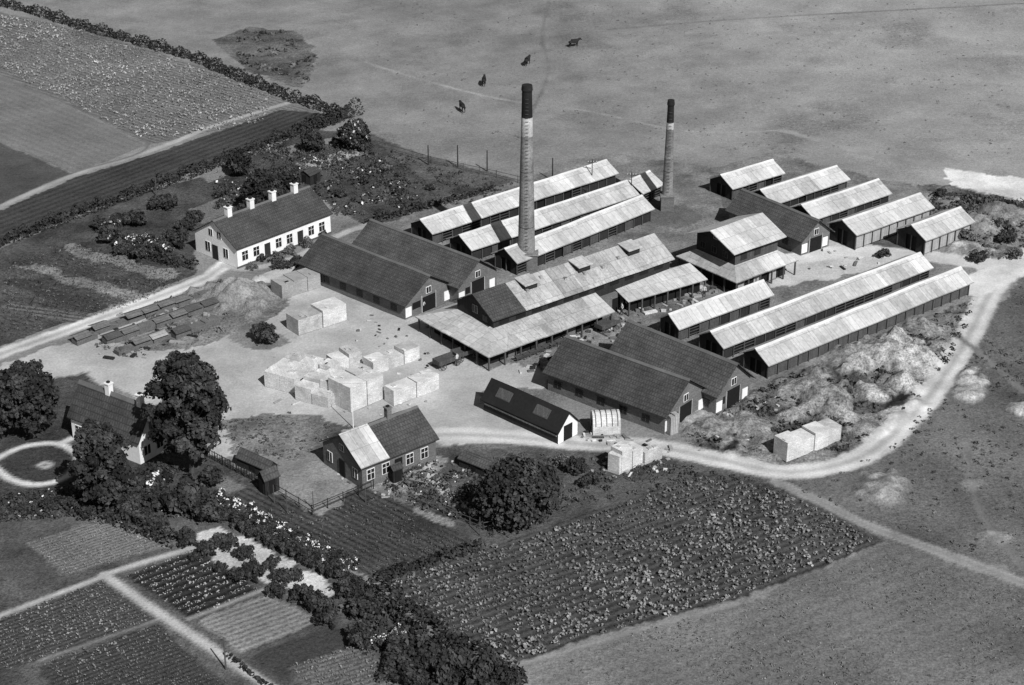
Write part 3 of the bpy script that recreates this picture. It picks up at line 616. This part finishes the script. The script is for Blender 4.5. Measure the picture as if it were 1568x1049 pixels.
grain=.18+.12*pt; ramp=np.zeros(N); rph=np.zeros(N); hz=fbm(X,Y,.2,60)*.12+pt*.12*(fbm(X,Y,1.2,61,2)+.5)
def area(poly,t,g=.2,rows=None,rough=False,hn=0,mot=0,ms=.3,hs=.5):
    Q=[(V(*q).x,V(*q).y) for q in poly]; a,b=(wx,wy) if rough else (wx2,wy2)
    k=pip(a,b,Q); tv=np.full(k.sum(),float(t))
    if mot: tv=tv*(1+mot*4*fbm(X[k],Y[k],ms,70))
    tone[k]=np.clip(tv,.02,.8); grain[k]=g; ramp[k]=0
    if rows:
        d=(V(*rows[1])-V(*rows[0])).normalized(); rph[k]=(-d.y*X[k]+d.x*Y[k])/rows[2]; ramp[k]=rows[3]
    if hn: hz[k]+=fbm(X[k],Y[k],hs,80)*hn
    return k
def road(pts,wd,t,g=.08,tracks=True,rag=.35):
    P=[V(*q) for q in pts]; P=[P[0]*2-P[1]]+P+[P[-1]*2-P[-2]]; C=[]
    for i in range(1,len(P)-2):
        for s in np.linspace(0,1,9)[:-1]:
            a,b,c,d=P[i-1:i+3]; C.append(.5*((2*b)+(c-a)*s+(2*a-5*b+4*c-d)*s*s+(-a+3*b-3*c+d)*s**3))
    C.append(P[-2]); D=np.full(N,1e9); 
    for a,b in zip(C[:-1],C[1:]):
        k=(X>min(a.x,b.x)-wd-2)&(X<max(a.x,b.x)+wd+2)&(Y>min(a.y,b.y)-wd-2)&(Y<max(a.y,b.y)+wd+2)
        if not k.any(): continue
        ax,ay=b.x-a.x,b.y-a.y; l2=ax*ax+ay*ay+1e-9; s=np.clip(((X[k]-a.x)*ax+(Y[k]-a.y)*ay)/l2,0,1); D[k]=np.minimum(D[k],np.hypot(X[k]-a.x-s*ax,Y[k]-a.y-s*ay))
    D2=D+fbm(X,Y,.9,90)*rag*wd*.8; m=np.clip((wd/2-D2)/.5+.5,0,1)
    tt=t*(1+.35*fbm(X,Y,.3,95)*2)
    if tracks: tt=tt*(1-.25*np.exp(-(D/.4)**2))*(1+.12*np.exp(-((D-.8)/.3)**2))
    tone[:]=tone*(1-m)+tt*m; grain[:]=grain*(1-m)+g*m; ramp[:]=ramp*(1-m); hz[:]=hz*(1-m*.8)
def mound(u,v,r,h,t=None,seed=0):
    p=V(u,v); d=np.hypot(X-p.x,Y-p.y); k=d<r*1.9; dd=d[k]/r*(1+fbm(X[k],Y[k],.45,seed+100)*1.5); b=np.clip(1-dd,0,1)**.7; hz[k]=np.maximum(hz[k],b*h*(1+fbm(X[k],Y[k],.9,seed+110)*1.3))
    if t: m=np.clip(b*2.2,0,1)*np.clip(.9+fbm(X[k],Y[k],.8,seed+33)*4,0,1); tone[k]=tone[k]*(1-m)+t*m*(1+.9*fbm(X[k],Y[k],1,seed+3))
area([(330,60),(380,40),(460,50),(490,90),(460,135),(380,110)],.12,.4,rough=True,mot=.4,ms=.2,hn=.6)
area([(1446,256),(1568,275),(1700,290),(1700,340),(1568,308),(1500,292),(1450,280)],.6,.12,mot=.2,rough=True)
area([(1400,285),(1450,282),(1568,312),(1700,340),(1700,420),(1568,400),(1480,405),(1400,380)],.13,.4,rough=True,hn=1.4,mot=.6)
area([(-60,5),(120,45),(210,70),(330,110),(430,150),(515,180),(400,198),(320,203),(228,222),(100,158),(-60,90)],.15,.3,rows=((0,20),(330,110),1.0,.2),mot=.14)
area([(-80,85),(0,115),(95,158),(225,222),(112,265),(0,218),(-80,180)],.16,.2,rows=((0,218),(112,265),1.5,.06),mot=.1)
area([(-80,180),(0,218),(112,266),(0,315),(-80,345)],.08,.2,mot=.15)
area([(-80,350),(0,322),(115,272),(245,232),(430,168),(545,178),(400,225),(200,298),(0,375),(-80,400)],.05,.3,rows=((0,322),(245,232),1.4,.2),mot=.15)
area([(-80,405),(0,380),(200,300),(340,262),(470,200),(560,200),(640,240),(900,300),(700,330),(560,345),(480,300),(300,370),(300,420),(-80,560)],.07,.4,mot=.4)
area([(560,205),(660,240),(850,290),(800,300),(640,270)],.1,.4,mot=.3)
area([(85,382),(110,373),(285,418),(265,432)],.22,.4,mot=.3,rough=True); area([(20,408),(45,403),(230,450),(205,460)],.2,.4,mot=.3,rough=True); area([(0,470),(20,462),(150,485),(120,500)],.12,.3,rows=((0,470),(150,490),1,.4))
area([(0,430),(30,425),(170,470),(140,480)],.05,.3)
area([(290,320),(345,300),(360,320),(310,345)],.15,.3); area([(300,265),(350,250),(360,262),(320,280)],.2,.3)
area([(455,250),(470,246),(560,222),(560,235),(480,262)],.3,.5,mot=.4); area([(420,232),(432,226),(560,200),(560,208),(440,240)],.18,.4)
area([(450,400),(640,320),(930,235),(1090,255),(1190,235),(1510,315),(1500,440),(1180,592),(1020,662),(830,580),(740,560),(640,495)],.18,.3,rough=True,mot=.35)
area([(980,300),(1050,320),(1080,335),(1040,352),(985,340)],.12,.25,rough=True,mot=.25)
area([(1085,262),(1110,320),(1270,380),(1400,385),(1500,330)],.11,.3,mot=.4)
area([(1205,395),(1270,365),(1425,388),(1300,420),(1180,440)],.44,.12,mot=.16,rough=True)
area([(-80,590),(0,560),(150,505),(240,480),(330,455),(440,400),(500,415),(640,492),(740,562),(850,560),(830,590),(735,605),(860,672),(1000,682),(900,692),(800,676),(690,682),(660,668),(560,660),(430,695),(330,695),(240,620),(130,572),(0,585)],.38,.1,rough=True,mot=.2,ms=.2)
area([(160,520),(330,440),(430,430),(440,470),(370,510),(260,540)],.18,.35,rough=True,mot=.4,hn=.25)
area([(330,640),(440,632),(540,655),(520,680),(440,705),(350,690)],.15,.35,rough=True,mot=.5,ms=.2)
area([(355,500),(420,500),(440,525),(400,540),(355,525)],.17,.2,rough=True,mot=.3)
area([(1040,660),(1180,588),(1490,455),(1500,490),(1450,590),(1380,660),(1290,705),(1190,718),(1060,690)],.12,.45,rough=True,hn=1.9,mot=1.0,ms=.3,hs=.4)
area([(1180,745),(1290,725),(1360,690),(1430,620),(1500,520),(1568,410),(1900,350),(1900,1000),(1568,888),(1350,810)],.12,.3,rough=True,mot=.3,ms=.12)
k_=area([(1180,745),(1340,815),(1568,900),(1900,1030),(1900,1300),(500,1300),(790,1049),(800,1012),(980,960),(1140,918),(1340,830)],.175,.28,rough=True,mot=.2,ms=.12,rows=(A_[0],A_[1],1.6,.06))
tone[k_]*=1+.3*np.clip((20-X[k_])/30,-.4,1)
area([(640,690),(690,684),(1000,690),(1200,738),(1360,830),(1340,830),(1190,748),(1060,735),(880,800),(720,860),(600,900),(560,880),(640,780)],.085,.35,rough=True,mot=.4)
area([(570,905),(700,855),(1080,722),(1200,748),(1352,830),(1250,872),(1130,918),(965,958),(795,1012),(760,1035)],.06,.3,rows=(A_[0],A_[1],.95,.3),mot=.2)
area([(-80,590),(0,585),(130,575),(240,640),(330,695),(410,735),(330,770),(170,785),(-80,810)],.065,.4,rough=True,mot=.4)
area([(-80,805),(170,785),(330,770),(560,890),(820,1070),(820,1300),(-200,1300)],.09,.35,rough=True,mot=.35)
area([(330,770),(400,735),(560,745),(640,780),(735,835),(590,890),(530,870)],.06,.35,rows=((560,760),(720,835),.8,.3),mot=.2)
area([(412,738),(470,700),(558,750),(480,788)],.22,.25,rough=True,mot=.25)
area([(310,738),(330,722),(380,745),(350,758)],.17,.3)
area([(560,735),(650,695),(690,700),(660,740),(620,755)],.24,.3,mot=.3)
area([(600,800),(680,780),(700,795),(620,825)],.04,.3); area([(640,775),(700,800),(690,808),(630,782)],.24,.3)
area([(40,832),(165,792),(262,834),(100,882)],.15,.3,rows=((40,832),(165,792),.5,.25),mot=.15)
area([(192,882),(298,842),(398,905),(292,945)],.03,.3,rows=((192,882),(298,842),1.0,.4))
area([(298,950),(410,910),(490,950),(370,1000)],.21,.3,rows=((298,950),(410,910),.7,.25),mot=.2)
area([(0,948),(158,890),(235,948),(60,1010),(-60,1050),(-60,970)],.065,.3,rows=((0,948),(158,890),.6,.3))
area([(65,1018),(240,955),(360,1060),(90,1100)],.055,.3,rows=((65,1018),(240,955),.6,.3))
area([(385,1005),(480,965),(540,960),(560,985),(430,1040)],.05,.3)
area([(440,1022),(560,985),(620,1060),(470,1060)],.12,.3,rows=((440,1022),(560,985),.6,.3),mot=.2)
area([(300,818),(330,808),(385,828),(450,862),(520,905),(485,922),(400,890),(330,862)],.45,.2,rough=True,mot=.3)
area([(0,704),(40,684),(90,681),(118,700),(100,728),(60,740),(20,733)],.05,.35,mot=.2)
road([(-40,332),(0,316),(112,268),(240,228),(330,192),(440,158)],1.2,.32,tracks=False)
road([(0,118),(95,156),(226,220),(114,264)],.4,.12,tracks=False)
road([(-60,565),(0,542),(140,492),(300,432),(330,415),(345,405)],2.6,.5)
road([(345,405),(380,412),(450,395),(520,360),(560,345)],1.4,.35,tracks=False)
road([(655,702),(664,730),(690,762),(735,780),(755,770)],1.1,.42,tracks=False)
road([(640,668),(700,665),(800,670),(900,680),(1000,683),(1100,703),(1200,722),(1285,711),(1350,680),(1420,610),(1480,520),(1515,450),(1545,415),(1600,370)],3.3,.46,rag=.25)
road([(1220,395),(1300,385),(1420,392),(1520,405),(1600,400)],4,.5,tracks=False)
road([(1490,440),(1530,420),(1600,395)],5,.56,tracks=False)
road([(1190,738),(1260,770),(1330,805),(1440,845),(1568,893),(1700,945)],1.4,.28,rag=.4)
road([(1480,680),(1500,780),(1568,870)],.8,.16,tracks=False,rag=.9); road([(1420,480),(1500,540),(1568,600)],1.0,.17,tracks=False,rag=.9)
road([(160,880),(230,930),(320,990),(440,1070)],1.1,.42,tracks=False,rag=.2); road([(160,880),(230,858),(310,835)],.9,.38,tracks=False,rag=.2); road([(-40,958),(60,920),(160,882)],.8,.36,tracks=False,rag=.2)
road([(290,948),(400,905),(420,900)],.5,.28,tracks=False,rag=.1); road([(60,1012),(240,950)],.4,.2,tracks=False,rag=.1)
road([(-30,720),(0,700),(40,683),(90,680),(120,700),(100,730),(60,742),(20,735),(-10,715)],.9,.55,tracks=False,rag=.25)
road([(60,712),(70,708),(78,712),(70,716),(60,712)],.5,.5,tracks=False,rag=.1)
road([(90,680),(130,665),(170,670)],.9,.45,tracks=False)
road([(590,905),(700,1000),(760,1035)],.4,.25,tracks=False); road([(795,1018),(980,965),(1130,925)],.7,.22,tracks=False,rag=.9)
road([(1200,200),(1330,235),(1500,262)],1.5,.26,tracks=False,rag=.9)
road([(560,95),(640,120),(760,150),(900,170),(1050,200),(1200,200)],.6,.27,tracks=False,rag=.9,g=.2); road([(840,0),(830,60),(840,110),(800,200)],.6,.15,tracks=False,rag=.9,g=.2)
road([(930,45),(1150,28),(1568,5)],.7,.17,tracks=False,rag=.9,g=.2)
for i,q in enumerate([(365,458,5.0,2.4,.22),(1268,612,4.0,2.2,.26),(1235,600,3,1.5,.24),(1352,748,3,1.2,.3),(1358,545,4.5,2.2,.42),(1402,552,3,1.9,.5),(1318,560,2.6,1.6,.34),(1335,605,2.2,1.3,.42),(1385,592,2.4,1.8,.42),(1295,545,2.5,1.2,.22),(1370,520,2.5,1.6,.48),
    (1410,500,3,1.2,.27),(1490,580,2.2,.8,.42),(1480,605,2,.6,.4),(1565,630,2,.8,.5),(1150,655,3,1,.22),(1090,655,3,1,.26),(1070,640,2,1,.34),(1120,680,2.2,.8,.3),(1500,345,4,1.5,.25),(1540,330,4,1.6,.2),(1480,380,3,1,.35),(1485,740,1.4,.3,.2),(1520,820,1.2,.3,.22),(1370,640,2,.9,.34),(1210,640,2,1,.3),(1330,660,2,.8,.28),(1250,575,2,.9,.3),(1420,570,1.5,.9,.42),(1300,640,1.6,.8,.34),(1440,530,1.6,.8,.3),(1400,620,1.5,.7,.3),(1180,680,1.6,.7,.3)]):
    mound(*q,seed=i)
me=bpy.data.meshes.new('ground'); nxg,nyg=len(gx),len(gy); idx=np.arange(N).reshape(nyg,nxg); q=np.stack([idx[:-1,:-1],idx[:-1,1:],idx[1:,1:],idx[1:,:-1]],-1).reshape(-1,4); nf=len(q)
me.vertices.add(N); me.vertices.foreach_set('co',np.stack([X,Y,np.maximum(hz,-.1)*np.where((abs(X)<112)&(Y<380)&(Y>128),1,0)-.03],1).astype(np.float32).ravel())
me.loops.add(nf*4); me.loops.foreach_set('vertex_index',q.astype(np.int32).ravel()); me.polygons.add(nf); me.polygons.foreach_set('loop_start',np.arange(0,nf*4,4,dtype=np.int32)); me.polygons.foreach_set('loop_total',np.full(nf,4,dtype=np.int32)); me.polygons.foreach_set('use_smooth',np.ones(nf,bool))
for nm,ar in(('tone',tone),('grain',grain),('ramp',ramp),('rph',rph)):
    a=me.attributes.new(nm,'FLOAT','POINT'); a.data.foreach_set('value',ar.astype(np.float32))
me.update(); me.validate()
k=NB('ground'); geo=k.n('ShaderNodeNewGeometry').outputs['Position']; at=lambda n:k.n('ShaderNodeAttribute',attribute_name=n).outputs['Fac']
n1=k.noise(geo,1.6,6,.75); n2=k.noise(geo,.07,4,.6); n3=k.noise(geo,4.0,2,.8)
f=k.math('ADD',1,k.math('MULTIPLY',k.math('MULTIPLY_ADD',n1,6,-3),at('grain'))); f=k.math('ADD',f,k.math('MULTIPLY_ADD',n2,.7,-.35)); f=k.math('ADD',f,k.math('MULTIPLY',k.math('MULTIPLY_ADD',n3,4,-2),k.math('MULTIPLY_ADD',at('grain'),1.2,.08)))
f=k.math('ADD',f,k.math('MULTIPLY',k.math('SINE',k.math('MULTIPLY',at('rph'),6.2832)),at('ramp')))
v=k.math('MINIMUM',k.math('MAXIMUM',k.math('MULTIPLY',f,at('tone')),.012),.8); cc=k.n('ShaderNodeCombineColor'); [k.l(v,cc.inputs[i]) for i in range(3)]; k.l(cc.outputs[0],k.b.inputs['Base Color']); k.b.inputs['Roughness'].default_value=.95; k.b.inputs['Specular IOR Level'].default_value=.05
k.bump(k.math('MULTIPLY',n1,at('grain')),.9,.7); me.materials.append(k.m); newobj('ground',me)
# ---------------------------------------------------------------- living things
def skin(name,verts,edges,rad,root,mats,sub=1):
    me=bpy.data.meshes.new(name+'_sk'); me.from_pydata(verts,edges,[]); o=newobj(name+'_sk',me); md=o.modifiers.new('s','SKIN'); sm=o.modifiers.new('u','SUBSURF'); sm.levels=sub; sm.render_levels=sub
    if not me.skin_vertices: me.skin_vertices.new()
    for i,r in enumerate(rad): me.skin_vertices[0].data[i].radius=(r,r) if not isinstance(r,tuple) else r
    me.skin_vertices[0].data[root].use_root=True
    dg=bpy.context.evaluated_depsgraph_get(); out=bpy.data.meshes.new_from_object(o.evaluated_get(dg)); bpy.data.objects.remove(o)
    out.materials.clear(); [out.materials.append(m) for m in mats]; return out
cv=[(0,0,1.15),(.75,0,1.2),(-.7,0,1.2),(1.05,0,1.4),(1.3,0,1.5),(1.6,0,1.3),(1.72,0,1.18),
    (.72,.2,.95),(.72,.2,.5),(.75,.2,.05),(.72,-.2,.95),(.78,-.2,.5),(.8,-.2,.05),
    (-.75,.2,.95),(-.62,.2,.65),(-.85,.2,.42),(-.8,.2,.05),(-.75,-.2,.95),(-.58,-.2,.65),(-.8,-.2,.42),(-.74,-.2,.05),
    (-.98,0,1.2),(-1.08,0,.7),(1.33,.18,1.6),(1.33,-.18,1.6)]
ce=[(0,1),(0,2),(1,3),(3,4),(4,5),(5,6),(1,7),(7,8),(8,9),(1,10),(10,11),(11,12),(2,13),(13,14),(14,15),(15,16),(2,17),(17,18),(18,19),(19,20),(2,21),(21,22),(4,23),(4,24)]
cr=[.4,.36,.34,.2,.16,.12,.09,.14,.08,.06,.14,.08,.06,.17,.12,.07,.06,.17,.12,.07,.06,.05,.03,.04,.04]
cow=skin('cow',cv,ce,cr,0,[mat('cow_hide',.02,.4,3)])
for u,v,a in((878,72,.4),(807,100,1.2),(741,131,1.5),(708,171,1.9)):
    o=newobj('cow',cow); o.location=V(u,v); o.rotation_euler=(0,0,a)
pv=[(0,0,.95),(0,0,1.2),(0,0,1.42),(0,.02,1.52),(0,.03,1.62),(0,.03,1.74)]; pe=[(0,1),(1,2),(2,3),(3,4),(4,5)]; pr=[.14,.13,.13,.055,.09,.08]
for s in(1,-1):
    b=len(pv); pv+=[(.2*s,0,1.4),(.27*s,-.05,1.12),(.25*s,.15,.92),(.25*s,.2,.86)]; pe+=[(2,b),(b,b+1),(b+1,b+2),(b+2,b+3)]; pr+=[.065,.05,.035,.03]
    for i,(dx,dz) in enumerate(((-.03,-.07),(-.01,-.09),(.01,-.085),(.03,-.07),(-.045,-.02))):
        c=len(pv); pv+=[(.25*s+dx*.7,.22,.85+dz*.5),(.25*s+dx,.23,.85+dz)]; pe+=[(b+3,c),(c,c+1)]; pr+=[.009,.008]
    b=len(pv); pv+=[(.1*s,0,.88),(.12*s,.06*s+.03,.5),(.12*s,.1*s,.08),(.12*s,.1*s+.16,.05)]; pe+=[(0,b),(b,b+1),(b+1,b+2),(b+2,b+3)]; pr+=[.1,.07,.05,.04]
man=skin('worker',pv,pe,pr,0,[mat('dark_cloth',.04,.3,3),mat('skin_tone',.35,.1,3),mat('pale_shirt',.5,.2,3)])
for p in man.polygons:
    z=p.center.z; p.material_index=1 if 1.5<z<1.68 else (2 if .98<z<1.5 else 0)
for u,v,a in((648,478,.5),(952,482,2),(960,474,4),(988,562,1),(1078,455,3),(640,712,2),(700,560,1)):
    o=newobj('worker',man); o.location=V(u,v); o.rotation_euler=(0,0,a)
def cart(u,v,a):
    e=empty('wooden_cart',V(u,v),a); m=MB(); m.box(-1.6,1.6,-.7,.7,.75,.85,M_wood2); m.box(-1.6,1.6,-.75,-.7,.7,1.25,M_wood2); m.box(-1.6,1.6,.7,.75,.7,1.25,M_wood2); m.box(-1.65,-1.6,-.7,.7,.7,1.25,M_wood2); m.tube([(1.6,0,.7),(3.2,0,.4)],[.05,.04],M_post,6); m.done('bed',e)
    w_=MB()
    for x in(-1.1,1.1):
        for y in(-.85,.85):
            w_.tube([(x,y-.04,.45),(x,y+.04,.45)],[.09,.09],M_post,8)
            pts=[(x+.42*math.cos(t),y,.45+.42*math.sin(t)) for t in np.linspace(0,2*math.pi,17)]; w_.tube(pts,[.04]*17,M_post,5,False)
            for t in np.linspace(0,math.pi,5)[:-1]: w_.tube([(x-.4*math.cos(t),y,.45-.4*math.sin(t)),(x+.4*math.cos(t),y,.45+.4*math.sin(t))],[.02,.02],M_post,4)
        w_.tube([(x,-.85,.45),(x,.85,.45)],[.04,.04],M_post,6)
    w_.done('wheels',e)
cart(684,560,.7); cart(712,548,.6); cart(930,505,.75)
